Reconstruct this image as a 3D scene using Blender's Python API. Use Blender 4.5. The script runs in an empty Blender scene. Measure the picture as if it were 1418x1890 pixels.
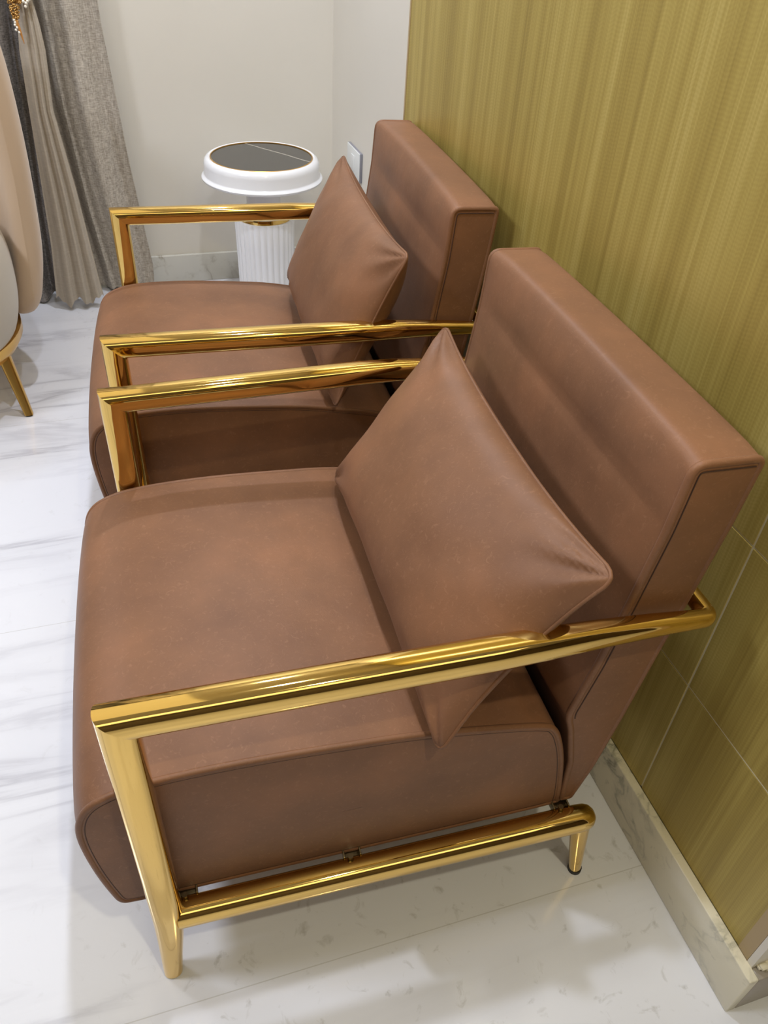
import bpy, bmesh, math, random
from math import sin, cos, pi, radians
from mathutils import Vector, Matrix, noise

C = bpy.context.scene.collection
SC = bpy.context.scene
random.seed(7)

# ------------------------------------------------------------------ camera
cam_d = bpy.data.cameras.new('camera')
cam = bpy.data.objects.new('camera', cam_d)
C.objects.link(cam)
cam_d.sensor_fit = 'VERTICAL'
cam_d.sensor_height = 36.0
cam_d.lens = 36.0 * 1457.86 / 1890.0
cam_d.clip_start = 0.02
PITCH, YAW, ROLL = radians(-39.3472), radians(19.7105), radians(3.81)
f = Vector((sin(YAW) * cos(PITCH), cos(YAW) * cos(PITCH), sin(PITCH)))
r0 = Vector((cos(YAW), -sin(YAW), 0))
u0 = r0.cross(f)
r = r0 * cos(ROLL) + u0 * sin(ROLL)
u = -r0 * sin(ROLL) + u0 * cos(ROLL)
M3 = Matrix((r, u, -f)).transposed()
cam.matrix_world = Matrix.Translation((0.0803, -0.5194, 1.2696)) @ M3.to_4x4()
SC.camera = cam

# ------------------------------------------------------------------ light and exposure
SC.view_settings.view_transform = 'Standard'
SC.view_settings.look = 'None'
SC.view_settings.gamma = 1.0
SC.view_settings.use_curve_mapping = False
SC.view_settings.exposure = 0.0
w = bpy.data.worlds.new('world')
SC.world = w
w.use_nodes = True
w.node_tree.nodes['Background'].inputs[0].default_value = (0.9, 0.93, 1.0, 1)
w.node_tree.nodes['Background'].inputs[1].default_value = 0.4

COOL = (0.81, 0.87, 1.0)
WARM = (1.0, 0.91, 0.64)


def light(name, loc, energy, color, shape='DISK', size=0.09, size_y=None, rot=(0, 0, 0), spread=None):
    d = bpy.data.lights.new(name, 'AREA')
    d.shape = shape
    d.size = size
    if size_y:
        d.size_y = size_y
    d.energy = energy
    d.color = color
    if spread:
        d.spread = spread
    o = bpy.data.objects.new(name, d)
    o.location = loc
    o.rotation_euler = rot
    C.objects.link(o)
    return o


CEIL = 2.6
light('downlight_or_fill', (0.36, 0.42, CEIL - 0.02), 15, COOL, size=0.07)
light('downlight_or_fill', (0.42, 1.80, CEIL - 0.02), 22, COOL, size=0.07)
light('downlight_or_fill', (-1.60, 0.35, CEIL - 0.02), 38, COOL, size=0.55)
light('downlight_or_fill', (-1.60, 1.90, CEIL - 0.02), 22, COOL, size=0.55)
light('downlight_or_fill', (0.45, -0.95, CEIL - 0.02), 13, (1.0, 0.92, 0.66), size=0.07)  # added warm fill that brightens the near floor, not a downlight of the room
light('warm_fill_light', (-0.55, 1.0, CEIL - 0.02), 6, WARM, 'RECTANGLE', 1.2, 2.4)  # added soft fill for the warm ambient level, no real fixture
light('warm_fill_light', (0.1, -1.95, CEIL - 0.02), 19, WARM, 'RECTANGLE', 3.0, 0.9)  # added fill behind the camera for the chair sides facing it


# ------------------------------------------------------------------ materials
def new_mat(name):
    m = bpy.data.materials.new(name)
    m.use_nodes = True
    nt = m.node_tree
    b = nt.nodes['Principled BSDF']
    return m, nt, b


def N(nt, typ, **kw):
    n = nt.nodes.new(typ)
    for k, v in kw.items():
        if k.startswith('i_'):
            key = k[2:]
            key = int(key) if key.isdigit() else key.replace('_', ' ')
            n.inputs[key].default_value = v
        else:
            setattr(n, k, v)
    return n


def L(nt, a, b):
    nt.links.new(a, b)


def s2l(c):
    return tuple(((x / 255.0) / 12.92 if x / 255.0 <= 0.04045 else (((x / 255.0) + 0.055) / 1.055) ** 2.4) for x in c) + (1,)


def ramp(nt, fac, stops):
    n = nt.nodes.new('ShaderNodeValToRGB')
    el = n.color_ramp.elements
    while len(el) < len(stops):
        el.new(0.5)
    for e, (p, c) in zip(el, stops):
        e.position = p
        e.color = c
    L(nt, fac, n.inputs[0])
    return n


def simple(name, rgb, rough=0.5, metal=0.0, **kw):
    m, nt, b = new_mat(name)
    b.inputs['Base Color'].default_value = s2l(rgb)
    b.inputs['Roughness'].default_value = rough
    b.inputs['Metallic'].default_value = metal
    for k, v in kw.items():
        b.inputs[k].default_value = v
    return m


def leather_mat():
    m, nt, b = new_mat('brown_leather')
    tc = N(nt, 'ShaderNodeTexCoord')
    n1 = N(nt, 'ShaderNodeTexNoise', i_Scale=7.0, i_Detail=5.0, i_Roughness=0.55)
    L(nt, tc.outputs['Object'], n1.inputs['Vector'])
    r1 = ramp(nt, n1.outputs['Fac'], [(0.3, s2l((112, 77, 54))), (0.52, s2l((124, 86, 60))), (0.72, s2l((137, 94, 65)))])
    # pale hairline flecks in the hide
    n2 = N(nt, 'ShaderNodeTexNoise', i_Scale=95.0, i_Detail=5.0, i_Roughness=0.7, i_Distortion=2.0)
    L(nt, tc.outputs['Object'], n2.inputs['Vector'])
    r2 = ramp(nt, n2.outputs['Fac'], [(0.56, (0, 0, 0, 1)), (0.68, (1, 1, 1, 1))])
    mul = N(nt, 'ShaderNodeMath', operation='MULTIPLY', i_1=0.22)
    L(nt, r2.outputs[0], mul.inputs[0])
    mx = N(nt, 'ShaderNodeMix', data_type='RGBA')
    L(nt, mul.outputs[0], mx.inputs[0])
    L(nt, r1.outputs[0], mx.inputs[6])
    mx.inputs[7].default_value = s2l((172, 130, 100))
    L(nt, mx.outputs[2], b.inputs['Base Color'])
    n3 = N(nt, 'ShaderNodeTexVoronoi', i_Scale=520.0)
    L(nt, tc.outputs['Object'], n3.inputs['Vector'])
    n4 = N(nt, 'ShaderNodeTexNoise', i_Scale=12.0, i_Detail=3.0)
    L(nt, tc.outputs['Object'], n4.inputs['Vector'])
    b1 = N(nt, 'ShaderNodeBump', i_Strength=0.10, i_Distance=0.0006)
    L(nt, n3.outputs['Distance'], b1.inputs['Height'])
    b2 = N(nt, 'ShaderNodeBump', i_Strength=0.25, i_Distance=0.006)
    L(nt, n4.outputs['Fac'], b2.inputs['Height'])
    L(nt, b1.outputs[0], b2.inputs['Normal'])
    L(nt, b2.outputs[0], b.inputs['Normal'])
    b.inputs['Roughness'].default_value = 0.50
    b.inputs['Specular IOR Level'].default_value = 0.30
    b.inputs['Sheen Weight'].default_value = 0.03
    b.inputs['Sheen Roughness'].default_value = 0.5
    b.inputs['Sheen Tint'].default_value = (1, 0.85, 0.85, 1)
    return m


def gold_mat():
    m, nt, b = new_mat('polished_gold')
    tc = N(nt, 'ShaderNodeTexCoord')
    n1 = N(nt, 'ShaderNodeTexNoise', i_Scale=9.0, i_Detail=2.0)
    L(nt, tc.outputs['Object'], n1.inputs['Vector'])
    bp = N(nt, 'ShaderNodeBump', i_Strength=0.12, i_Distance=0.003)
    L(nt, n1.outputs['Fac'], bp.inputs['Height'])
    L(nt, bp.outputs[0], b.inputs['Normal'])
    b.inputs['Base Color'].default_value = s2l((226, 190, 112))
    b.inputs['Metallic'].default_value = 1.0
    b.inputs['Roughness'].default_value = 0.055
    return m


def marble_mat(name, base, vein, dark, scale=1.0, rough=0.12, joints=False):
    m, nt, b = new_mat(name)
    tc = N(nt, 'ShaderNodeTexCoord')
    mp = N(nt, 'ShaderNodeMapping')
    L(nt, tc.outputs['Object'], mp.inputs[0])
    mp.inputs['Scale'].default_value = (0.40 * scale, 2.7 * scale, 1.4 * scale) if joints else (scale, scale, scale)
    mp.inputs['Rotation'].default_value = (0, 0, radians(-3)) if joints else (0.6, 0.3, 0.4)
    n1 = N(nt, 'ShaderNodeTexNoise', i_Scale=2.6, i_Detail=7.0, i_Roughness=0.55, i_Distortion=0.55)
    L(nt, mp.outputs[0], n1.inputs['Vector'])
    # ridge = thin veins where the noise crosses its middle
    s = N(nt, 'ShaderNodeMath', operation='SUBTRACT', i_1=0.5)
    L(nt, n1.outputs['Fac'], s.inputs[0])
    a = N(nt, 'ShaderNodeMath', operation='ABSOLUTE')
    L(nt, s.outputs[0], a.inputs[0])
    rv = ramp(nt, a.outputs[0], [(0.0, (1, 1, 1, 1)), (0.035, (0.25, 0.25, 0.25, 1)), (0.09, (0, 0, 0, 1))])
    n2 = N(nt, 'ShaderNodeTexNoise', i_Scale=1.7, i_Detail=3.0)
    L(nt, mp.outputs[0], n2.inputs['Vector'])
    rm = ramp(nt, n2.outputs['Fac'], [(0.42, (0, 0, 0, 1)), (0.62, (1, 1, 1, 1))])
    mu = N(nt, 'ShaderNodeMath', operation='MULTIPLY')
    L(nt, rv.outputs[0], mu.inputs[0])
    L(nt, rm.outputs[0], mu.inputs[1])
    if joints:      # the tiles towards the panelled wall carry specks instead of long bands
        sq = N(nt, 'ShaderNodeSeparateXYZ')
        L(nt, tc.outputs['Object'], sq.inputs[0])
        mr = N(nt, 'ShaderNodeMapRange', i_1=-0.16, i_2=-0.02, i_3=1.0, i_4=0.08)
        L(nt, sq.outputs['X'], mr.inputs[0])
        mq = N(nt, 'ShaderNodeMath', operation='MULTIPLY')
        L(nt, mu.outputs[0], mq.inputs[0])
        L(nt, mr.outputs[0], mq.inputs[1])
        mu = mq
    mx = N(nt, 'ShaderNodeMix', data_type='RGBA')
    L(nt, mu.outputs[0], mx.inputs[0])
    mx.inputs[6].default_value = s2l(base)
    mx.inputs[7].default_value = s2l(vein)
    out = mx.outputs[2]
    # small dark specks and crumbs of vein
    n3 = N(nt, 'ShaderNodeTexNoise', i_Scale=30.0, i_Detail=4.0, i_Roughness=0.62, i_Distortion=0.8)
    L(nt, tc.outputs['Object'], n3.inputs['Vector'])
    r3 = ramp(nt, n3.outputs['Fac'], [(0.60, (0, 0, 0, 1)), (0.74, (0.45, 0.45, 0.45, 1))])
    spk = r3.outputs[0]
    if joints:
        mr3 = N(nt, 'ShaderNodeMapRange', i_1=-0.16, i_2=-0.02, i_3=0.22, i_4=1.0)
        L(nt, sq.outputs['X'], mr3.inputs[0])
        mq3 = N(nt, 'ShaderNodeMath', operation='MULTIPLY')
        L(nt, spk, mq3.inputs[0])
        L(nt, mr3.outputs[0], mq3.inputs[1])
        spk = mq3.outputs[0]
    mx2 = N(nt, 'ShaderNodeMix', data_type='RGBA')
    L(nt, spk, mx2.inputs[0])
    L(nt, out, mx2.inputs[6])
    mx2.inputs[7].default_value = s2l(dark)
    out = mx2.outputs[2]
    if joints:
        sp = N(nt, 'ShaderNodeSeparateXYZ')
        L(nt, tc.outputs['Object'], sp.inputs[0])
        masks = []
        for axis, off, per in (('Y', 0.052, 0.80), ('X', 0.75, 1.60)):
            ad = N(nt, 'ShaderNodeMath', operation='ADD', i_1=off + 40 * per)
            L(nt, sp.outputs[axis], ad.inputs[0])
            mo = N(nt, 'ShaderNodeMath', operation='MODULO', i_1=per)
            L(nt, ad.outputs[0], mo.inputs[0])
            lt = N(nt, 'ShaderNodeMath', operation='LESS_THAN', i_1=0.0016)
            L(nt, mo.outputs[0], lt.inputs[0])
            masks.append(lt)
        mm = N(nt, 'ShaderNodeMath', operation='MAXIMUM')
        L(nt, masks[0].outputs[0], mm.inputs[0])
        L(nt, masks[1].outputs[0], mm.inputs[1])
        m5 = N(nt, 'ShaderNodeMath', operation='MULTIPLY', i_1=0.35)
        L(nt, mm.outputs[0], m5.inputs[0])
        mx3 = N(nt, 'ShaderNodeMix', data_type='RGBA')
        L(nt, m5.outputs[0], mx3.inputs[0])
        L(nt, out, mx3.inputs[6])
        mx3.inputs[7].default_value = s2l((150, 145, 132))
        out = mx3.outputs[2]
    L(nt, out, b.inputs['Base Color'])
    b.inputs['Roughness'].default_value = rough
    b.inputs['Specular IOR Level'].default_value = 0.5
    return m


def panel_mat():
    m, nt, b = new_mat('gold_brushed_laminate')
    tc = N(nt, 'ShaderNodeTexCoord')
    # broad bands, then fine streaks, all running straight up the sheet
    def streak(sy, sz, detail, seed):
        mp = N(nt, 'ShaderNodeMapping')
        mp.inputs['Scale'].default_value = (0.0, sy, sz)
        mp.inputs['Location'].default_value = (seed, seed * 1.3, 0)
        L(nt, tc.outputs['Object'], mp.inputs[0])
        n = N(nt, 'ShaderNodeTexNoise', i_Scale=1.0, i_Detail=detail, i_Roughness=0.6)
        L(nt, mp.outputs[0], n.inputs['Vector'])
        return n
    a = streak(9.0, 0.10, 1.5, 3.1)
    c = streak(38.0, 0.45, 4.0, 7.7)
    d = streak(230.0, 1.6, 3.0, 1.9)
    m1 = N(nt, 'ShaderNodeMath', operation='MULTIPLY', i_1=0.36)
    L(nt, a.outputs['Fac'], m1.inputs[0])
    m2 = N(nt, 'ShaderNodeMath', operation='MULTIPLY_ADD', i_1=0.38)
    L(nt, c.outputs['Fac'], m2.inputs[0]); L(nt, m1.outputs[0], m2.inputs[2])
    m3 = N(nt, 'ShaderNodeMath', operation='MULTIPLY_ADD', i_1=0.26)
    L(nt, d.outputs['Fac'], m3.inputs[0]); L(nt, m2.outputs[0], m3.inputs[2])
    # fine cross ripples, bent a little by a slow noise
    sp = N(nt, 'ShaderNodeSeparateXYZ')
    L(nt, tc.outputs['Object'], sp.inputs[0])
    mpb = N(nt, 'ShaderNodeMapping'); mpb.inputs['Scale'].default_value = (0, 55, 2.0)
    L(nt, tc.outputs['Object'], mpb.inputs[0])
    nb = N(nt, 'ShaderNodeTexNoise', i_Scale=1.0, i_Detail=1.0)
    L(nt, mpb.outputs[0], nb.inputs['Vector'])
    z2 = N(nt, 'ShaderNodeMath', operation='MULTIPLY_ADD', i_1=0.022)
    L(nt, nb.outputs['Fac'], z2.inputs[0]); L(nt, sp.outputs['Z'], z2.inputs[2])
    z3 = N(nt, 'ShaderNodeMath', operation='MULTIPLY', i_1=1150.0)
    L(nt, z2.outputs[0], z3.inputs[0])
    sn = N(nt, 'ShaderNodeMath', operation='SINE')
    L(nt, z3.outputs[0], sn.inputs[0])
    m4 = N(nt, 'ShaderNodeMath', operation='MULTIPLY_ADD', i_1=0.014)
    L(nt, sn.outputs[0], m4.inputs[0]); L(nt, m3.outputs[0], m4.inputs[2])
    rp = ramp(nt, m4.outputs[0], [(0.34, s2l((146, 125, 60))), (0.46, s2l((170, 148, 75))),
                                  (0.54, s2l((182, 161, 86))), (0.66, s2l((204, 184, 110)))])
    L(nt, rp.outputs[0], b.inputs['Base Color'])
    bp = N(nt, 'ShaderNodeBump', i_Strength=0.15, i_Distance=0.0008)
    L(nt, m3.outputs[0], bp.inputs['Height'])
    L(nt, bp.outputs[0], b.inputs['Normal'])
    b.inputs['Metallic'].default_value = 0.25
    b.inputs['Roughness'].default_value = 0.42
    return m


def weave_mat(name, dark, light_, sx=900, sz=650, contrast=0.5):
    m, nt, b = new_mat(name)
    tc = N(nt, 'ShaderNodeTexCoord')
    outs = []
    for sc_, seed in (((sx, sx, sz * 0.10), 0.0), ((sx * 0.12, sx * 0.12, sz), 5.0)):
        mp = N(nt, 'ShaderNodeMapping')
        mp.inputs['Scale'].default_value = sc_
        mp.inputs['Location'].default_value = (seed, seed, seed)
        L(nt, tc.outputs['Object'], mp.inputs[0])
        n = N(nt, 'ShaderNodeTexNoise', i_Scale=1.0, i_Detail=2.0, i_Roughness=0.6)
        L(nt, mp.outputs[0], n.inputs['Vector'])
        outs.append(n)
    ad = N(nt, 'ShaderNodeMath', operation='ADD')
    L(nt, outs[0].outputs['Fac'], ad.inputs[0]); L(nt, outs[1].outputs['Fac'], ad.inputs[1])
    hf = N(nt, 'ShaderNodeMath', operation='MULTIPLY', i_1=0.5)
    L(nt, ad.outputs[0], hf.inputs[0])
    rp = ramp(nt, hf.outputs[0], [(0.5 - contrast * 0.25, s2l(dark)), (0.5 + contrast * 0.25, s2l(light_))])
    L(nt, rp.outputs[0], b.inputs['Base Color'])
    bp = N(nt, 'ShaderNodeBump', i_Strength=0.3, i_Distance=0.001)
    L(nt, hf.outputs[0], bp.inputs['Height'])
    L(nt, bp.outputs[0], b.inputs['Normal'])
    b.inputs['Roughness'].default_value = 0.85
    return m


def wall_mat(name, rgb):
    m, nt, b = new_mat(name)
    tc = N(nt, 'ShaderNodeTexCoord')
    n = N(nt, 'ShaderNodeTexNoise', i_Scale=1.6, i_Detail=3.0)
    L(nt, tc.outputs['Object'], n.inputs['Vector'])
    c = s2l(rgb)
    rp = ramp(nt, n.outputs['Fac'], [(0.35, tuple(x * 0.96 for x in c[:3]) + (1,)), (0.65, c)])
    L(nt, rp.outputs[0], b.inputs['Base Color'])
    b.inputs['Roughness'].default_value = 0.55
    return m


LEATHER = leather_mat()
SEAM = simple('seam_thread', (66, 42, 32), 0.7)
GOLD = gold_mat()
BRASS = simple('satin_brass', (214, 170, 90), 0.28, 1.0)
STEEL = simple('dull_steel', (150, 140, 115), 0.25, 1.0)
BLACK = simple('black_rubber', (22, 20, 20), 0.5)
FLOOR = marble_mat('white_marble_floor', (221, 221, 226), (184, 183, 190), (150, 146, 138), 1.0, 0.12, True)
SKIRT = marble_mat('veined_marble_skirting', (222, 214, 190), (140, 138, 122), (150, 144, 128), 4.0, 0.22)
SKIRT_FAR = marble_mat('pale_marble_skirting', (205, 202, 192), (158, 150, 134), (170, 164, 150), 4.0, 0.22)
SKIRT_SHADE = marble_mat('shaded_marble_skirting', (150, 140, 126), (110, 104, 96), (120, 114, 104), 4.0, 0.25)  # skirting marble with the shade of the return face put into its colour
PANEL = panel_mat()
WALL = wall_mat('cream_plaster', (224, 218, 206))
CEILM = wall_mat('white_ceiling_paint', (225, 220, 208))
WALL_DARK = wall_mat('taupe_wall_paint', (84, 70, 54))
TRIM = simple('beige_trim', (176, 152, 112), 0.45)
GROUT = simple('pale_joint', (226, 218, 186), 0.5)
WHITE = simple('white_lacquer', (236, 236, 238), 0.16)
DARKSTONE = None
PLASTIC = simple('white_plastic', (226, 228, 226), 0.3)
PLATE_EDGE = simple('grey_plate_edge', (134, 134, 142), 0.35)
CURT_LIGHT = weave_mat('taupe_linen_weave', (134, 124, 112), (204, 195, 181), 560, 420, 0.62)
CURT_DARK = weave_mat('dark_grey_linen_weave', (84, 80, 78), (168, 162, 158), 560, 420, 0.6)
SHEER = weave_mat('smooth_taupe_cloth', (168, 156, 140), (186, 175, 158), 300, 220, 0.9)
VELVET = simple('tan_velvet', (192, 166, 138), 0.75, **{'Sheen Weight': 0.25})
VELVET2 = simple('grey_beige_velvet', (186, 176, 160), 0.75, **{'Sheen Weight': 0.2})
BEAD = simple('gold_bead', (206, 164, 98), 0.25, 0.8)
PEARL = simple('pearl', (238, 232, 218), 0.2)
RIBBON = simple('orange_gold_ribbon', (190, 132, 70), 0.4)


# ------------------------------------------------------------------ mesh helpers
def mesh_obj(name, verts, faces, mat, parent=None, sharp=35):
    me = bpy.data.meshes.new(name)
    me.from_pydata([tuple(v) for v in verts], [], faces)
    bm = bmesh.new()
    bm.from_mesh(me)
    bmesh.ops.recalc_face_normals(bm, faces=bm.faces)
    bm.to_mesh(me)
    bm.free()
    for p in me.polygons:
        p.use_smooth = True
    me.set_sharp_from_angle(angle=radians(sharp))
    me.materials.append(mat)
    o = bpy.data.objects.new(name, me)
    C.objects.link(o)
    if parent:
        o.parent = parent
    return o


def thing(name, label, cat, loc=(0, 0, 0), rotz=0, group=None):
    o = bpy.data.objects.new(name, None)
    o.empty_display_size = 0.05
    C.objects.link(o)
    o.location = loc
    o.rotation_euler = (0, 0, rotz)
    o['label'] = label
    o['category'] = cat
    if group:
        o['group'] = group
    return o


def structure(o):
    o['kind'] = 'structure'
    return o


class MB:
    def __init__(self):
        self.v = []
        self.f = []

    def add(self, v, f):
        n = len(self.v)
        self.v += [Vector(x) for x in v]
        self.f += [tuple(i + n for i in q) for q in f]

    def box(self, lo, hi, bev=0.0):
        x0, y0, z0 = lo
        x1, y1, z1 = hi
        if bev <= 0:
            v = [(x, y, z) for x in (x0, x1) for y in (y0, y1) for z in (z0, z1)]
            self.add(v, [(0, 1, 3, 2), (4, 6, 7, 5), (0, 4, 5, 1), (2, 3, 7, 6), (0, 2, 6, 4), (1, 5, 7, 3)])
            return
        bm = bmesh.new()
        bmesh.ops.create_cube(bm, size=1.0)
        for vv in bm.verts:
            vv.co = Vector(((x0 + x1) / 2 + vv.co.x * (x1 - x0), (y0 + y1) / 2 + vv.co.y * (y1 - y0), (z0 + z1) / 2 + vv.co.z * (z1 - z0)))
        bmesh.ops.bevel(bm, geom=list(bm.edges), offset=bev, segments=3, profile=0.5, affect='EDGES')
        bm.verts.index_update()
        self.add([q.co.copy() for q in bm.verts], [tuple(q.index for q in ff.verts) for ff in bm.faces])
        bm.free()

    def loft(self, rings, closed=True, cap=True):
        n = len(rings[0])
        v = [p for rg in rings for p in rg]
        fs = []
        for i in range(len(rings) - 1):
            for j in range(n if closed else n - 1):
                k = (j + 1) % n
                fs.append((i * n + j, i * n + k, (i + 1) * n + k, (i + 1) * n + j))
        if cap:
            fs.append(tuple(range(n)))
            fs.append(tuple((len(rings) - 1) * n + j for j in reversed(range(n))))
        self.add(v, fs)

    def tube(self, pts, rad, n=10, closed=False, cap=True, plane=None):
        """round tube along points; rad float or list"""
        m = len(pts)
        pts = [Vector(p) for p in pts]
        rings = []
        prev = None
        for i, p in enumerate(pts):
            a = pts[(i - 1) % m] if (closed or i > 0) else p
            b = pts[(i + 1) % m] if (closed or i < m - 1) else p
            t = (b - a).normalized()
            if plane is not None:
                nx = t.cross(plane).normalized()
            elif prev is None:
                up = Vector((0, 0, 1)) if abs(t.z) < 0.9 else Vector((0, 1, 0))
                nx = t.cross(up).normalized()
            else:
                nx = (prev - t * prev.dot(t)).normalized()
            prev = nx
            ny = t.cross(nx)
            rr = rad[i] if isinstance(rad, (list, tuple)) else rad
            rings.append([p + (nx * cos(2 * pi * k / n) + ny * sin(2 * pi * k / n)) * rr for k in range(n)])
        if closed:
            rings.append(rings[0])
        self.loft(rings, True, cap and not closed)

    def lathe(self, prof, c=(0, 0, 0), n=64, fn=None, hollow=False):
        cx, cy, cz = c
        rings = []
        for (rr, z) in prof:
            ring = []
            for k in range(n):
                a = 2 * pi * k / n
                q = rr if fn is None else fn(rr, a, z)
                ring.append((cx + q * cos(a), cy + q * sin(a), cz + z))
            rings.append(ring)
        if hollow:
            rings.append(rings[0])
        self.loft(rings, True, not hollow)

    def sphere(self, c, rr, seg=8):
        rings = []
        for i in range(1, seg):
            ph = pi * i / seg
            rings.append([(c[0] + rr * sin(ph) * cos(2 * pi * k / (seg + 2)), c[1] + rr * sin(ph) * sin(2 * pi * k / (seg + 2)), c[2] + rr * cos(ph)) for k in range(seg + 2)])
        self.loft(rings)

    def build(self, name, mat, parent=None, sharp=35):
        return mesh_obj(name, self.v, self.f, mat, parent, sharp)


def catmull(pts, per=8, closed=False):
    out = []
    n = len(pts)
    rng = range(n) if closed else range(n - 1)
    for i in rng:
        if closed:
            p0, p1, p2, p3 = pts[(i - 1) % n], pts[i], pts[(i + 1) % n], pts[(i + 2) % n]
        else:
            p0, p1, p2, p3 = pts[max(i - 1, 0)], pts[i], pts[i + 1], pts[min(i + 2, n - 1)]
        for k in range(per):
            t = k / per
            out.append(tuple(0.5 * ((2 * b) + (-a + c) * t + (2 * a - 5 * b + 4 * c - d) * t * t + (-a + 3 * b - 3 * c + d) * t ** 3)
                             for a, b, c, d in zip(p0, p1, p2, p3)))
    if not closed:
        out.append(tuple(pts[-1]))
    return out


def round_poly(pts, rads, seg=6, dens=0.02):
    """closed 2-D polygon with rounded corners, resampled edges"""
    n = len(pts)
    out = []
    for i in range(n):
        a = Vector(pts[(i - 1) % n]); b = Vector(pts[i]); c = Vector(pts[(i + 1) % n])
        d1 = (a - b); d2 = (c - b)
        ang = d1.angle(d2)
        rr = rads[i]
        t = min(rr / math.tan(ang / 2), d1.length * 0.48, d2.length * 0.48)
        p1 = b + d1.normalized() * t
        p2 = b + d2.normalized() * t
        for k in range(seg + 1):
            s = k / seg
            out.append((p1 * (1 - s) ** 2 + b * 2 * s * (1 - s) + p2 * s * s))
    res = []
    m = len(out)
    for i in range(m):
        a = out[i]; b = out[(i + 1) % m]
        d = (b - a).length
        if d < 1e-6:
            continue
        k = max(1, int(d / dens))
        for j in range(k):
            res.append(a + (b - a) * (j / k))
    return [Vector((p.x, p.y)) for p in res]


# ------------------------------------------------------------------ setting
def slab(name, lo, hi, mat, bev=0.0):
    mb = MB()
    mb.box(lo, hi, bev)
    return structure(mb.build(name, mat))


XW = 0.762       # face of the gold panelling
YF = 2.45        # far wall
slab('floor', (-3.0, -3.0, -0.05), (3.0, YF + 0.15, 0.0), FLOOR)
slab('ceiling', (-3.0, -3.0, CEIL), (3.0, YF + 0.15, CEIL + 0.1), CEILM)
slab('wall_far', (-3.0, YF, 0.0), (0.85, YF + 0.15, CEIL), WALL)
slab('wall_right', (0.85, -0.262, 0.0), (1.0, YF + 0.15, CEIL), WALL)
slab('wall_left', (-3.1, -3.0, 0.0), (-3.0, YF + 0.15, CEIL), WALL_DARK)
slab('wall_back', (-3.0, -3.1, 0.0), (3.0, -3.0, CEIL), WALL_DARK)
slab('wall_light_block', (1.0, -0.1, 0.0), (2.2, 0.0, CEIL), WALL)  # unseen wall added to stop light leaking in from the side
slab('wall_recess', (2.2, -3.0, 0.0), (2.3, -0.0, CEIL), WALL_DARK)

# baseboards
slab('baseboard_far', (-3.0, YF - 0.014, 0.0), (0.838, YF, 0.104), SKIRT_FAR, 0.002)
slab('baseboard_right', (0.838, 1.432, 0.0), (0.85, YF - 0.014, 0.104), SKIRT_FAR, 0.002)
mb = MB()
mb.box((0.746, -0.279, 0.0), (XW, 1.430, 0.106), 0.002)
structure(mb.build('baseboard_panel', SKIRT))
slab('baseboard_return', (XW, -0.279, 0.0), (1.0, -0.262, 0.104), SKIRT_SHADE, 0.002)
mb = MB()      # crumbled plaster where the two skirtings meet
random.seed(3)
for k in range(9):
    c = Vector((0.768 + random.random() * 0.03, -0.268 + random.random() * 0.006, 0.106 + random.random() * 0.006))
    s = 0.004 + random.random() * 0.004
    mb.box(c - Vector((s, s * 0.6, s * 0.4)), c + Vector((s, s * 0.6, s * 0.4)), 0.001)
structure(mb.build('trim_3', SKIRT))

# gold panelling: sheets with recessed joints, each rectangle between the joints is one sheet
J = 0.0019
GY = 0.028
ys = [(-0.232, GY - J), (GY + J, 1.424)]
zs = [(0.106, 0.371 - J), (0.371 + J, 0.642 - J), (0.642 + J, CEIL)]
mb = MB()
for (a, b) in ys:
    for (c, d) in zs:
        mb.box((XW, a, c), (XW + 0.02, b, d), 0.0)
structure(mb.build('wall_panelling', PANEL))
slab('wall_panel_core', (XW + 0.0012, -0.232, 0.106), (0.85, 1.424, CEIL), GROUT)
slab('trim_1', (XW - 0.001, 1.424, 0.106), (0.85, 1.432, CEIL), TRIM)
slab('trim_2', (XW - 0.0005, -0.252, 0.106), (0.85, -0.232, CEIL), TRIM)
slab('wall_pillar', (XW - 0.0005, -0.262, 0.0), (0.85, -0.2525, CEIL), WALL)


# ------------------------------------------------------------------ the leather armchair
W = 0.637
S = 0.026


def superring(c, uvec, vvec, n=40, e=2.5):
    out = []
    for k in range(n):
        a = 2 * pi * k / n
        ca, sa = cos(a), sin(a)
        x = math.copysign(abs(ca) ** (2 / e), ca)
        y = math.copysign(abs(sa) ** (2 / e), sa)
        out.append(Vector(c) + Vector(uvec) * x + Vector(vvec) * y)
    return out


SEAT_PROF = None


def seat_profile():
    pts = [(-0.081, 0.350), (-0.076, 0.392), (-0.060, 0.420), (-0.030, 0.437), (0.010, 0.446), (0.08, 0.449), (0.16, 0.447),
           (0.26, 0.440), (0.34, 0.432), (0.45, 0.411), (0.516, 0.394), (0.536, 0.378), (0.550, 0.345), (0.562, 0.300),
           (0.572, 0.240), (0.576, 0.196), (0.568, 0.183), (0.45, 0.181), (0.2, 0.181), (0.02, 0.181), (-0.040, 0.182),
           (-0.058, 0.188), (-0.066, 0.215), (-0.076, 0.28)]
    return [Vector(p) for p in catmull(pts, 5, True)]


def back_profile():
    pts = [(0.600, 0.812), (0.688, 0.810), (0.680, 0.72), (0.664, 0.600), (0.650, 0.500), (0.634, 0.370), (0.618, 0.262), (0.600, 0.186),
           (0.580, 0.186), (0.574, 0.290), (0.556, 0.372), (0.545, 0.405), (0.564, 0.50), (0.580, 0.610), (0.594, 0.72)]
    rr = [0.018, 0.012, 0.2, 0.2, 0.2, 0.2, 0.2, 0.006, 0.006, 0.05, 0.05, 0.05, 0.3, 0.3, 0.3]
    return round_poly(pts, rr, 5, 0.014)


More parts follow.
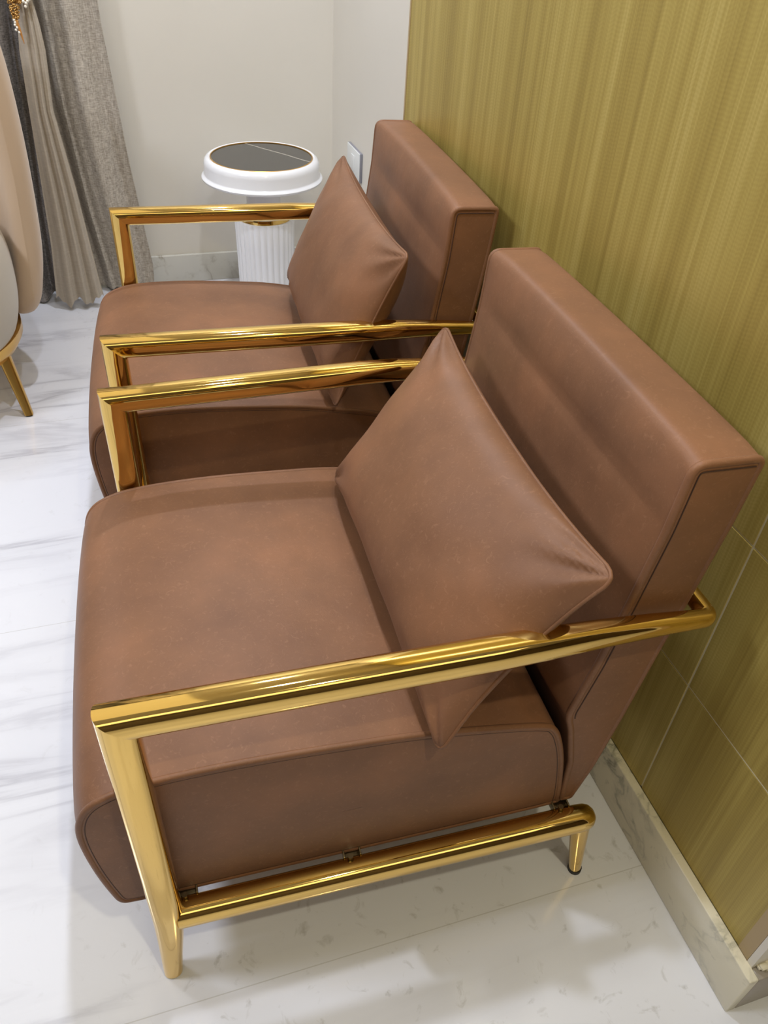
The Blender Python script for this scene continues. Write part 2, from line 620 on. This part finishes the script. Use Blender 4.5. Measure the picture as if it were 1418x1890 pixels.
def block(prof, y0, y1, er, crown, bulge=0.006, warp=None, ny=26):
    """upholstered block: closed xz profile carried from y0 to y1 with softened side edges"""
    n = len(prof)
    cx = sum(p.x for p in prof) / n
    cz = sum(p.y for p in prof) / n
    # inward normals
    area = sum(prof[i].x * prof[(i + 1) % n].y - prof[(i + 1) % n].x * prof[i].y for i in range(n))
    sg = 1 if area > 0 else -1
    nor = []
    for i in range(n):
        t = prof[(i + 1) % n] - prof[(i - 1) % n]
        nor.append(Vector((-t.y, t.x)).normalized() * sg)
    rings = []

    def ring(y, inset, t):
        out = []
        for i, p in enumerate(prof):
            q = p + nor[i] * inset
            d = crown(p, t)
            if not isinstance(d, Vector):
                d = -nor[i] * d
            out.append(Vector((q.x + d.x, y, q.y + d.y)))
        return out

    def side(y, out_dir):
        rs = []
        for s in (0.0, 0.12, 0.3, 0.5, 0.7, 0.85, 0.97):
            rs.append([Vector((cx + (p.x + nor[i].x * er - cx) * s, y + out_dir * bulge * (1 - s ** 2.5), cz + (p.y + nor[i].y * er - cz) * s))
                       for i, p in enumerate(prof)])
        return rs
    a = side(y0, -1)
    for rg in a[1:]:
        rings.append(rg)
    for k in range(5):
        th = pi / 2 * k / 4
        rings.append(ring(y0 + er * (1 - sin(th)), er * (1 - cos(th)) if True else 0, 0.0))
    rings[-5:] = [ring(y0 + er * (1 - sin(pi / 2 * (1 - k / 4))), er * (1 - sin(pi / 2 * (k / 4))), 0.0) for k in range(5)]
    for k in range(1, ny):
        t = k / ny
        rings.append(ring(y0 + er + (y1 - y0 - 2 * er) * t, 0.0, t))
    rings += [ring(y1 - er * (1 - sin(pi / 2 * (k / 4))), er * (1 - sin(pi / 2 * (1 - k / 4))), 1.0) for k in range(5)]
    b = side(y1, 1)
    for rg in reversed(b[1:]):
        rings.append(rg)
    mb = MB()
    mb.loft(rings, True, True)
    return mb


def make_chair(label, group, loc, rotz, skew):
    """skew(x) -> sideways offset of the far side against the near side"""
    root = thing('leather_armchair', label, 'armchair', loc, rotz, group)

    def wp(v):
        t = min(1.1, max(-0.1, v.y / W))
        return Vector((v.x, v.y + skew(v.x) * t, v.z))

    def put(mb, name, mat, parent, sharp=35):
        mb.v = [wp(q) for q in mb.v]
        return mb.build(name, mat, parent, sharp)

    sp = seat_profile()

    def seat_crown(p, t):
        b = (4 * t * (1 - t)) ** 0.6
        if p.x > 0.5:
            return 0.0
        wz = min(1.0, max(0.0, (p.y - 0.24) / 0.12))
        return 0.010 * b * wz * wz * (3 - 2 * wz)
    seat = put(block(sp, S, W - S, 0.006, seat_crown), 'seat', LEATHER, root, 60)

    def welt(prof, y, rr, parent, name, i0=0, i1=None, mat=LEATHER, inset=0.0):
        pts = [Vector((p.x, y, p.y)) for p in prof]
        pts = pts[i0:i1] if i1 else pts
        m = MB()
        m.tube(pts, rr, 8, closed=(i1 is None), plane=Vector((0, 1, 0)))
        return put(m, name, mat, parent, 80)

    def inset_loop(prof, d):
        n = len(prof)
        area = sum(prof[i].x * prof[(i + 1) % n].y - prof[(i + 1) % n].x * prof[i].y for i in range(n))
        sg = 1 if area > 0 else -1
        out = []
        for i in range(n):
            t = prof[(i + 1) % n] - prof[(i - 1) % n]
            out.append(prof[i] + Vector((-t.y, t.x)).normalized() * sg * d)
        return out

    for y, sd in ((S, -1), (W - S, 1)):
        # raised flat seam that rolls over the edge, bounded by two stitch lines
        welt(inset_loop(sp, 0.0030), y - sd * 0.0030, 0.0047, seat, 'piping')
        welt(inset_loop(sp, 0.0092), y - sd * 0.0002, 0.0008, seat, 'stitching', mat=SEAM)

    bp = back_profile()

    def back_crown(p, t):
        b = (4 * t * (1 - t)) ** 0.45
        front = p.x < 0.60 + (p.y - 0.7) * 0.12 and p.y > 0.40
        d = Vector((0, 0))
        if p.y > 0.795:
            d += Vector((0.0, 0.006 * b))
            if p.x < 0.62:
                d += Vector((0.004 * b, 0))
        elif front:
            # padded face with a soft dip below the top roll
            g = 0.6 * math.exp(-((p.y - 0.735) / 0.020) ** 2)
            fill = 0.008 * min(1, (0.80 - p.y) / 0.05)
            d += Vector((-(fill - 0.0085 * g) * b, 0))
        return d
    back = put(block(bp, S, W - S, 0.007, back_crown, 0.001), 'backrest', LEATHER, root, 60)
    for y, sd in ((S, -1), (W - S, 1)):
        welt(inset_loop(bp, 0.0032), y - sd * 0.0034, 0.0050, back, 'piping')
        st = [p for p in inset_loop(bp, 0.0100)]
        # the second seam line runs up the front edge and over the top only
        k0 = min(range(len(st)), key=lambda q: abs(bp[q].y - 0.40) + (1 if bp[q].x > 0.56 else 0))
        k1 = max(range(len(st)), key=lambda q: bp[q].x + bp[q].y)
        arc = st[k0:] + st[:k1 + 1]
        m = MB()
        m.tube([Vector((p.x, y + sd * 0.0006, p.y)) for p in arc], 0.0008, 6, plane=Vector((0, 1, 0)))
        put(m, 'stitching', SEAM, back, 80)

    HA = 0.601
    for side_, y in (('near', 0.0), ('far', W)):
        sgn = 1 if side_ == 'near' else -1
        # front leg: mitred to the arm at the top, tapering under the rail
        m = MB()
        rings = [superring((0, y, HA), (-0.0205, 0, 0.0195), (0, 0.0195, 0))]
        rings.append(superring((0, y, HA - 0.021), (-0.0205, 0, 0), (0, 0.0195, 0)))
        for z, cx, a in ((0.50, 0, 0.0205), (0.36, 0, 0.0205), (0.22, 0, 0.0205), (0.17, -0.001, 0.0200), (0.12, -0.004, 0.0182), (0.06, -0.009, 0.0155), (0.003, -0.013, 0.0135)):
            rings.append(superring((cx, y, z), (-a, 0, 0), (0, a * 0.95, 0), e=2.5 if z > 0.2 else 2.2))
        m.loft(rings)
        leg = put(m, 'front_leg', GOLD, root, 50)
        m = MB()
        m.tube([(-0.013, y, 0.0), (-0.013, y, 0.004)], 0.0118, 20)
        put(m, 'foot_cap', BLACK, leg)
        # armrest: straight, slimmer towards the wall, mitred into the cross bar behind the backrest
        m = MB()
        rings = [superring((0, y, HA), (-0.0205, 0, 0.0195), (0, 0.0195, 0))]
        for x, a, bb, z, yo in ((0.021, 0.0195, 0.0195, HA, 0), (0.10, 0.0195, 0.0195, HA, 0), (0.25, 0.0195, 0.0195, HA, 0), (0.40, 0.0192, 0.0192, HA, 0), (0.46, 0.0185, 0.0180, HA - 0.001, 0.001),
                                (0.53, 0.0165, 0.0155, HA - 0.003, 0.003), (0.60, 0.0140, 0.0130, HA - 0.006, 0.004), (0.650, 0.0120, 0.0112, HA - 0.009, 0.004)):
            rings.append(superring((x, y + sgn * yo, z), (0, 0, a), (0, bb, 0)))
        bx0, by0, br = 0.673, 0.013, 0.009
        for dg in (0, 18, 36, 54, 72, 90):
            th = radians(dg)
            rr_ = 0.0110
            rings.append(superring((bx0 + br * sin(th), y + sgn * (by0 - br * cos(th)), HA - 0.010 - 0.001 * dg / 90),
                                   (0, 0, rr_), (-rr_ * sin(th), rr_ * cos(th) * sgn if sgn > 0 else -rr_ * cos(th) * -1, 0), e=2.3))
        m.loft(rings)
        put(m, 'armrest', GOLD, root, 50)
        # lower rail with rounded rear end
        m = MB()
        rings = []
        for x, k in ((0.012, 1), (0.15, 1), (0.35, 1), (0.55, 1), (0.600, 1), (0.612, 0.95), (0.620, 0.82), (0.6255, 0.55), (0.6275, 0.15)):
            rings.append(superring((x, y, 0.1715), (0, 0, 0.0205 * k), (0, 0.0195 * k, 0), e=2.3))
        m.loft(rings)
        put(m, 'lower_rail', GOLD, root, 50)
        m = MB()
        rings = []
        for z, cx, a in ((0.172, 0.608, 0.0155), (0.15, 0.610, 0.0150), (0.10, 0.618, 0.0132), (0.05, 0.626, 0.0115), (0.007, 0.633, 0.0100)):
            rings.append(superring((cx, y, z), (a, 0, 0), (0, a, 0), e=2.1))
        m.loft(rings)
        leg = put(m, 'rear_leg', GOLD, root, 50)
        m = MB()
        m.tube([(0.6335, y, 0.0), (0.6335, y, 0.008)], 0.0112, 20)
        put(m, 'foot_cap', BLACK, leg)
        # little brackets joining seat and rail
        for x in (0.028, 0.255, 0.578):
            m = MB()
            m.box((x - 0.012, y + sgn * 0.004, 0.178), (x + 0.012, y + sgn * 0.052, 0.1805), 0.0005)
            m.box((x - 0.013, y + sgn * 0.0145, 0.176), (x - 0.0105, y + sgn * 0.05, 0.1895), 0.0005)
            m.box((x + 0.0105, y + sgn * 0.0145, 0.176), (x + 0.013, y + sgn * 0.05, 0.1895), 0.0005)
            m.tube([(x - 0.004, y + sgn * 0.012, 0.180), (x - 0.004, y + sgn * 0.012, 0.1955)], 0.0042, 8)
            put(m, 'mounting_bracket', STEEL, root)
    m = MB()
    rings = []
    for yy in (0.0125, 0.10, 0.3, 0.5, W - 0.0125):
        rings.append(superring((0.682, yy, 0.590), (0, 0, 0.0110), (0.0110, 0, 0), e=2.3))
    m.loft(rings)
    put(m, 'rear_crossbar', GOLD, root, 50)
    return root


def skewA(x):
    return -0.026 * (1 - min(1.0, max(0.0, x / 0.6)))


def skewB(x):
    return 0.010


GRP = None
chairA = make_chair('brown leather armchair with gold tube frame in the foreground', GRP, (0, 0, 0), radians(-2.27), skewA)
chairB = make_chair('brown leather armchair with gold tube frame farther back, near the white side table', GRP, (0.034, 0.7886, 0), radians(-3.7), skewB)


# ------------------------------------------------------------------ cushions
def make_cushion(label, chair_loc, rotz, corners, seed, front=0.062, backb=0.070):
    """corners: near-bottom, far-bottom, far-top, near-top in the chair's own axes"""
    ca, sa = cos(rotz), sin(rotz)

    def tw(p):
        return Vector((chair_loc[0] + p[0] * ca - p[1] * sa, chair_loc[1] + p[0] * sa + p[1] * ca, p[2]))
    nb, fb, ft, nt = [tw(p) for p in corners]
    ctr = (nb + fb + ft + nt) / 4
    ub = ((fb - nb) + (ft - nt)).normalized()
    vb = ((nt - nb) + (ft - fb)).normalized()
    nrm = vb.cross(ub).normalized()
    if nrm.x > 0:
        nrm = -nrm
    root_loc = (nb + fb) / 2
    NU, NV = 64, 40
    vf, vbk = [], []
    for j in range(NV + 1):
        for i in range(NU + 1):
            a = i / NU
            b = j / NV
            # squeeze samples towards the rim
            a2 = 0.5 - 0.5 * cos(pi * a)
            b2 = 0.5 - 0.5 * cos(pi * b)
            x = 2 * a2 - 1
            y = 2 * b2 - 1
            # sides pulled in between the corners
            pin = 0.018
            p = (nb * (1 - a2) + fb * a2) * (1 - b2) + (nt * (1 - a2) + ft * a2) * b2
            p = p - vb * (y * pin * (1 - abs(x) ** 2.4)) - ub * (x * pin * (1 - abs(y) ** 2.2))
            cc = min(1, max(0.0, abs(x) - 0.93) / 0.07) * min(1, max(0.0, abs(y) - 0.88) / 0.12)
            p = p - (ub * math.copysign(0.007, x) + vb * math.copysign(0.007, y)) * cc ** 1.5
            h = ((1 - abs(x) ** 3.0) ** 0.60) * ((1 - abs(y) ** 2.6) ** 0.60)
            # folds gathering towards the corners
            rad = math.hypot(1 - abs(x), (1 - abs(y)) * 0.7)
            ang = math.atan2(1 - abs(y), (1 - abs(x)) + 1e-6)
            cs = math.exp(-(rad / 0.34) ** 2)
            wr = sin(ang * 9 + seed + (2 if x > 0 else 0) + (1 if y > 0 else 0)) * 0.0058 * cs * min(1, h * 5)
            nz = noise.noise(Vector((x * 1.7 + seed, y * 1.7, seed))) * 0.006 * h
            lx = noise.noise(Vector((x * 4 + y * 2 + seed * 2, y * 1.2 - x, 3.0))) * 0.0022 * min(1, h * 3)
            sag = 0.008 * (-y) * h
            vf.append(p + nrm * (front * h + wr + nz + lx + sag + 0.0006))
            vbk.append(p - nrm * (backb * h * (1 + 0.2 * y) + 0.0006))
    verts = vf + vbk
    n1 = len(vf)
    fs = []
    for j in range(NV):
        for i in range(NU):
            k = j * (NU + 1) + i
            fs.append((k, k + 1, k + NU + 2, k + NU + 1))
            fs.append((n1 + k, n1 + k + NU + 1, n1 + k + NU + 2, n1 + k + 1))
    rim = [i for i in range(NU + 1)] + [j * (NU + 1) + NU for j in range(1, NV + 1)] + [NV * (NU + 1) + i for i in range(NU - 1, -1, -1)] + [j * (NU + 1) for j in range(NV - 1, 0, -1)]
    for a, b in zip(rim, rim[1:] + rim[:1]):
        fs.append((a, n1 + a, n1 + b, b))
    t = thing('throw_cushion', label, 'cushion', root_loc)
    inv = root_loc
    body = mesh_obj('cover', [v - inv for v in verts], fs, LEATHER, t, 80)
    m = MB()
    line = [(verts[k] + verts[n1 + k]) / 2 - inv for k in rim]
    m.tube(line[::2], 0.0026, 6, closed=True)
    m.build('edge_seam', LEATHER, t, 80)
    return t


make_cushion('brown leather cushion leaning on the foreground armchair, its corner hanging beside the gold arm', (0, 0, 0), radians(-2.27),
             [(0.350, -0.010, 0.436), (0.338, 0.541, 0.455), (0.518, 0.556, 0.718), (0.516, -0.018, 0.711)], 1.3)
make_cushion('brown leather cushion leaning on the farther armchair, beside the side table', (0.034, 0.7886, 0), radians(-3.7),
             [(0.391, -0.002, 0.438), (0.383, 0.565, 0.456), (0.511, 0.552, 0.759), (0.509, -0.036, 0.754)], 4.1)


# ------------------------------------------------------------------ side table
def stone_top_mat():
    m, nt, b = new_mat('dark_stone_top')
    tc = N(nt, 'ShaderNodeTexCoord')
    sp = N(nt, 'ShaderNodeSeparateXYZ')
    L(nt, tc.outputs['Object'], sp.inputs[0])
    n = N(nt, 'ShaderNodeTexNoise', i_Scale=9.0, i_Detail=4.0)
    L(nt, tc.outputs['Object'], n.inputs['Vector'])
    # one pale vein crossing the disc: y = 0.030 - 0.75 x, slightly wandering
    a = N(nt, 'ShaderNodeMath', operation='MULTIPLY_ADD', i_1=1.40)
    L(nt, sp.outputs['X'], a.inputs[0]); L(nt, sp.outputs['Y'], a.inputs[2])
    bq = N(nt, 'ShaderNodeMath', operation='MULTIPLY_ADD', i_1=0.02)
    L(nt, n.outputs['Fac'], bq.inputs[0]); L(nt, a.outputs[0], bq.inputs[2])
    c = N(nt, 'ShaderNodeMath', operation='SUBTRACT', i_1=0.135)
    L(nt, bq.outputs[0], c.inputs[0])
    d = N(nt, 'ShaderNodeMath', operation='ABSOLUTE')
    L(nt, c.outputs[0], d.inputs[0])
    rp = ramp(nt, d.outputs[0], [(0.0, s2l((176, 170, 156))), (0.003, s2l((150, 144, 132))), (0.007, s2l((62, 60, 56)))])
    L(nt, rp.outputs[0], b.inputs['Base Color'])
    b.inputs['Roughness'].default_value = 0.12
    return m


tb = thing('side_table', 'white round pedestal side table with dark stone top beyond the farther armchair', 'side table', (0.54, 2.155, 0))
m = MB()
m.lathe([(0.150, 0.512), (0.164, 0.5125), (0.1645, 0.520), (0.170, 0.5225), (0.177, 0.519), (0.183, 0.511), (0.1855, 0.500), (0.1855, 0.472),
         (0.187, 0.468), (0.192, 0.466), (0.1955, 0.4615), (0.194, 0.456), (0.188, 0.453), (0.15, 0.448), (0.05, 0.445), (0.05, 0.500), (0.150, 0.500)], n=96, hollow=True)
m.build('table_rim', WHITE, tb, 50)
m = MB()
m.lathe([(0.0, 0.5015), (0.1600, 0.5015), (0.1612, 0.5185), (0.1605, 0.5195), (0.0, 0.5195)][1:], n=96)
m.build('table_top', stone_top_mat(), tb)
m = MB()
m.lathe([(0.1608, 0.510), (0.1642, 0.510), (0.1642, 0.5215), (0.1632, 0.5222), (0.1608, 0.5215)], n=96, hollow=True)
m.build('rim_ring', BRASS, tb)
m = MB()
m.lathe([(0.056, 0.455), (0.056, 0.375), (0.060, 0.356), (0.075, 0.345), (0.088, 0.340)], n=64)
m.build('neck', WHITE, tb, 60)
m = MB()
m.lathe([(0.078, 0.342), (0.0925, 0.344), (0.0935, 0.341), (0.0935, 0.332), (0.092, 0.330)], n=64)
m.build('collar_ring', GOLD, tb)


def flute(rr, a, z):
    return rr - 0.0045 * (1 - abs(cos(a * 14))) if rr > 0.05 else rr


m = MB()
m.lathe([(0.098, 0.330), (0.1005, 0.327), (0.099, 0.25), (0.097, 0.12), (0.096, 0.02)], n=280, fn=flute)
m.build('fluted_column', WHITE, tb, 60)
m = MB()
m.lathe([(0.150, 0.0), (0.152, 0.004), (0.152, 0.016), (0.148, 0.021), (0.100, 0.024)], n=96)
m.build('foot_plate', WHITE, tb, 50)

# ------------------------------------------------------------------ wall outlet
t = thing('wall_outlet', 'white square wall outlet plate behind the farther armchair', 'outlet', (0.85, 2.13, 0.50))
m = MB()
m.box((-0.009, -0.075, -0.045), (0.0, 0.075, 0.045), 0.0015)
m.build('back_box', PLATE_EDGE, t)
m = MB()
m.box((-0.0115, -0.0725, -0.0445), (-0.008, 0.0725, 0.0445), 0.0012)
m.build('face_plate', PLASTIC, t)
m = MB()
m.box((-0.0135, -0.018, -0.024), (-0.0112, 0.018, 0.024), 0.001)
m.build('rocker_switch', PLASTIC, t)


# ------------------------------------------------------------------ curtains
def curtain(name, label, mat, pts_fn, z0, z1, nz=60, nx=150, thick=0.0025):
    """pts_fn(s, z) -> (x, y)"""
    vs = []
    for j in range(nz + 1):
        z = z0 + (z1 - z0) * (j / nz)
        for i in range(nx + 1):
            x, y, dz = pts_fn(i / nx, z)
            vs.append((x, y, z + dz))
    fs = []
    for j in range(nz):
        for i in range(nx):
            k = j * (nx + 1) + i
            fs.append((k, k + 1, k + nx + 2, k + nx + 1))
    # own thickness
    n = len(vs)
    me_v = [Vector(v) for v in vs]
    nors = []
    for j in range(nz + 1):
        for i in range(nx + 1):
            a = me_v[j * (nx + 1) + min(i + 1, nx)] - me_v[j * (nx + 1) + max(i - 1, 0)]
            b = me_v[min(j + 1, nz) * (nx + 1) + i] - me_v[max(j - 1, 0) * (nx + 1) + i]
            nors.append(a.cross(b).normalized() * thick)
    v2 = [v + q for v, q in zip(me_v, nors)]
    f2 = [tuple(n + q for q in reversed(ff)) for ff in fs]
    rim = [i for i in range(nx + 1)] + [j * (nx + 1) + nx for j in range(1, nz + 1)] + [nz * (nx + 1) + i for i in range(nx - 1, -1, -1)] + [j * (nx + 1) for j in range(nz - 1, 0, -1)]
    f3 = [(a, n + a, n + b, b) for a, b in zip(rim, rim[1:] + rim[:1])]
    o = mesh_obj(name, me_v + v2, fs + f2 + f3, mat, None, 60)
    o['label'] = label
    o['category'] = 'curtain'
    return o


def lerp(a, b, t):
    return a + (b - a) * t


def interp(tab, z):
    if z <= tab[0][0]:
        return tab[0][1]
    for (a, va), (b, vb_) in zip(tab, tab[1:]):
        if z <= b:
            t = (z - a) / (b - a)
            return lerp(va, vb_, t)
    return tab[-1][1]


def right_fn(s, z):
    xl = interp([(0, 0.015), (0.3, -0.020), (0.62, -0.042), (0.95, -0.046), (2.6, -0.05)], z)
    xr = interp([(0, 0.155), (0.08, 0.166), (0.2, 0.155), (0.46, 0.133), (0.85, 0.110), (2.6, 0.09)], z)
    if s < 0.22:      # part folded back towards the window behind the pleated curtain
        q = s / 0.22
        return lerp(xl - 0.10, xl + 0.004, q), 2.425 + 0.008 * sin(q * 12) - 0.035 * max(0.0, q - 0.75) / 0.25, 0.0
    s = (s - 0.22) / 0.78
    x = lerp(xl, xr, s)
    am = interp([(0, 0.020), (1.0, 0.014), (2.6, 0.012)], z)
    y = 2.372 + am * sin(s * 2 * pi * 1.30 + 0.9 + 0.4 * sin(z * 2)) + 0.0028 * sin(s * 2 * pi * 4.2 + z * 1.5)
    return x, y, 0.008 * sin(s * 9) if z < 0.05 else 0


def left_fn(s, z):
    xl = interp([(0, -0.52), (0.3, -0.50), (2.6, -0.44)], z)
    xr = interp([(0, -0.150), (0.06, -0.162), (0.3, -0.150), (0.62, -0.120), (0.92, -0.096), (2.6, -0.08)], z)
    x = lerp(xl, xr, s)
    am = interp([(0, 0.028), (1.0, 0.02), (2.6, 0.016)], z)
    y = 2.36 + am * sin(s * 2 * pi * 4.6 + 0.6 + 0.3 * sin(z * 2.2)) + 0.005 * sin(s * 50 + z)
    return x, y, 0.008 * sin(s * 22) if z < 0.05 else 0


def sheer_fn(s, z):
    xl = interp([(0, -0.180), (0.05, -0.176), (0.23, -0.158), (0.49, -0.144), (0.65, -0.136), (0.80, -0.128), (0.90, -0.112), (0.97, -0.105), (1.3, -0.17), (2.6, -0.2)], z)
    xr = interp([(0, -0.018), (0.07, -0.024), (0.4, -0.045), (0.64, -0.068), (0.80, -0.057), (0.87, -0.060), (0.93, -0.068), (0.97, -0.072), (1.3, -0.04), (2.6, 0.02)], z)
    x = lerp(xl, xr, s)
    k = interp([(0, 1.0), (0.5, 0.8), (0.8, 0.55), (0.95, 0.3), (1.3, 0.8), (2.6, 1.0)], z)
    ph = s ** 1.25 * 2 * pi * 3.2 + 0.5
    sharp = sin(ph + 0.5 * sin(ph))
    y = 2.276 + k * (0.009 * sharp + 0.0010 * sin(s * 2 * pi * 7 + z * 2)) - 0.012 * sin(pi * s)
    d = 0.0
    if z < 0.12:
        d = (0.018 * sin(s * 2 * pi * 2.3 + 1.0) + 0.006 * sin(s * 40)) * (1 - z / 0.12)
    return x, y, d


curtain('curtain', 'taupe woven linen curtain, wide right-hand panel beside the cream wall', CURT_LIGHT, right_fn, 0.014, CEIL - 0.01)
curtain('curtain', 'dark grey woven linen curtain partly hidden behind the tan lounge chair', CURT_DARK, left_fn, 0.014, CEIL - 0.01, 60, 260)
curtain('curtain', 'smooth taupe pleated curtain gathered by a beaded tieback, between two linen curtains', SHEER, sheer_fn, 0.030, CEIL - 0.01, 80, 220, 0.0012)

t = thing('curtain_tieback', 'gold beaded tieback with pearls and ribbon around the pleated curtain', 'tieback', (-0.088, 2.262, 0.93))
m = MB()
m.tube([(-0.034 + 0.0, 0.020, 0.012), (-0.036, -0.006, 0.004), (-0.018, -0.018, -0.004), (0.004, -0.020, -0.004), (0.022, -0.012, 0.006), (0.030, 0.012, 0.016), (0.010, 0.036, 0.02), (-0.020, 0.036, 0.016)], 0.007, 10, closed=True)
m.build('cord', BEAD, t)
random.seed(11)
m = MB()
for k in range(330):
    s = random.random()
    wd = lerp(0.024, 0.003, s)
    m.sphere((-0.020 - 0.010 * s + random.uniform(-wd, wd * 0.8), -0.020 - random.uniform(0, 0.012), 0.010 - 0.076 * s), random.uniform(0.0016, 0.0029), 5)
o = m.build('bead_cluster', BEAD, t, 80)
o['kind'] = 'stuff'
for (px, pz) in ((0.006, -0.010), (0.011, -0.005), (0.003, -0.018), (0.016, -0.001), (0.000, -0.006), (0.021, 0.002), (0.008, 0.004)):
    m = MB(); m.sphere((px, -0.030, pz), 0.0042, 8); m.build('pearl', PEARL, t, 80)
for k in range(6):
    m = MB(); m.sphere((-0.034 + 0.0014 * k * (k % 2), -0.032, -0.050 - 0.0060 * k), 0.0036, 8); m.build('pearl', PEARL, t, 80)
m = MB()
m.tube([(-0.028, -0.030, -0.050), (-0.026, -0.031, -0.065), (-0.023, -0.030, -0.085), (-0.020, -0.029, -0.108)], [0.0032, 0.004, 0.0032, 0.0008], 8)
m.build('ribbon_end', RIBBON, t)

# ------------------------------------------------------------------ lounge chair at the left edge
lc = thing('lounge_chair', 'tan velvet lounge chair with brass legs cut off by the left edge', 'lounge chair', (-0.556, 1.78, 0))
# wrap-around shell
m = MB()
rings = []
A0, A1 = radians(-3), radians(190)
NA = 70
SH = [(0.300, 0.215), (0.345, 0.205), (0.378, 0.235), (0.400, 0.30), (0.418, 0.40), (0.428, 0.55), (0.432, 0.70), (0.428, 0.85), (0.415, 0.93), (0.395, 0.955),
      (0.370, 0.93), (0.352, 0.85), (0.350, 0.70), (0.348, 0.55), (0.335, 0.40), (0.315, 0.30)]
shp = catmull(SH, 4, True)
cr = sum(q[0] for q in shp) / len(shp)
for k in range(NA + 1):
    t_ = k / NA
    a = lerp(A0, A1, t_)
    e = min(t_, 1 - t_) * NA / 5.0
    sc_ = 1.0 if e >= 1 else max(0.05, math.sqrt(1 - (1 - e) ** 2))
    ring = []
    for (rr, z) in shp:
        mid = 0.36 + 0.03 * min(1, z / 0.6)
        q = mid + (rr - mid) * sc_
        zz = 0.5 + (z - 0.5) * (0.75 + 0.25 * sc_)
        ring.append((q * cos(a), q * sin(a), zz))
    rings.append(ring)
m.loft(rings)
m.build('shell', VELVET, lc, 70)
# rounded seat drum
m = MB()
prof = catmull([(0.10, 0.150), (0.24, 0.155), (0.295, 0.190), (0.322, 0.25), (0.334, 0.33), (0.333, 0.42), (0.315, 0.475), (0.26, 0.498), (0.10, 0.505)], 5)
rings = []
for (rr, z) in prof:
    rings.append([(rr * cos(2 * pi * k / 72), -0.04 + rr * sin(2 * pi * k / 72), z) for k in range(72)])
m.loft(rings)
m.build('seat', VELVET2, lc, 60)
m = MB()
m.lathe([(0.20, 0.152), (0.275, 0.150), (0.305, 0.160), (0.318, 0.182), (0.318, 0.205), (0.29, 0.205), (0.25, 0.19)], (0, -0.02, 0), n=72)
m.build('brass_base_band', BRASS, lc, 50)
for (dx, dy, fx, fy) in ((0.268, -0.130, 0.300, -0.183), (-0.25, -0.15, -0.29, -0.20), (0.10, 0.22, 0.11, 0.26), (-0.25, 0.16, -0.285, 0.22)):
    m = MB()
    rings = []
    for s in (0, 0.3, 0.6, 1.0):
        p = Vector((lerp(dx, fx, s), lerp(dy, fy, s), lerp(0.168, 0.004, s)))
        a = lerp(0.0170, 0.0115, s)
        rings.append(superring(p, (a, 0, 0), (0, a, 0), 24, 4.0))
    m.loft(rings)
    lg = m.build('leg', BRASS, lc, 50)
    m = MB()
    m.tube([(fx, fy, 0), (fx, fy, 0.004)], 0.010, 12)
    m.build('foot_cap', BLACK, lg)
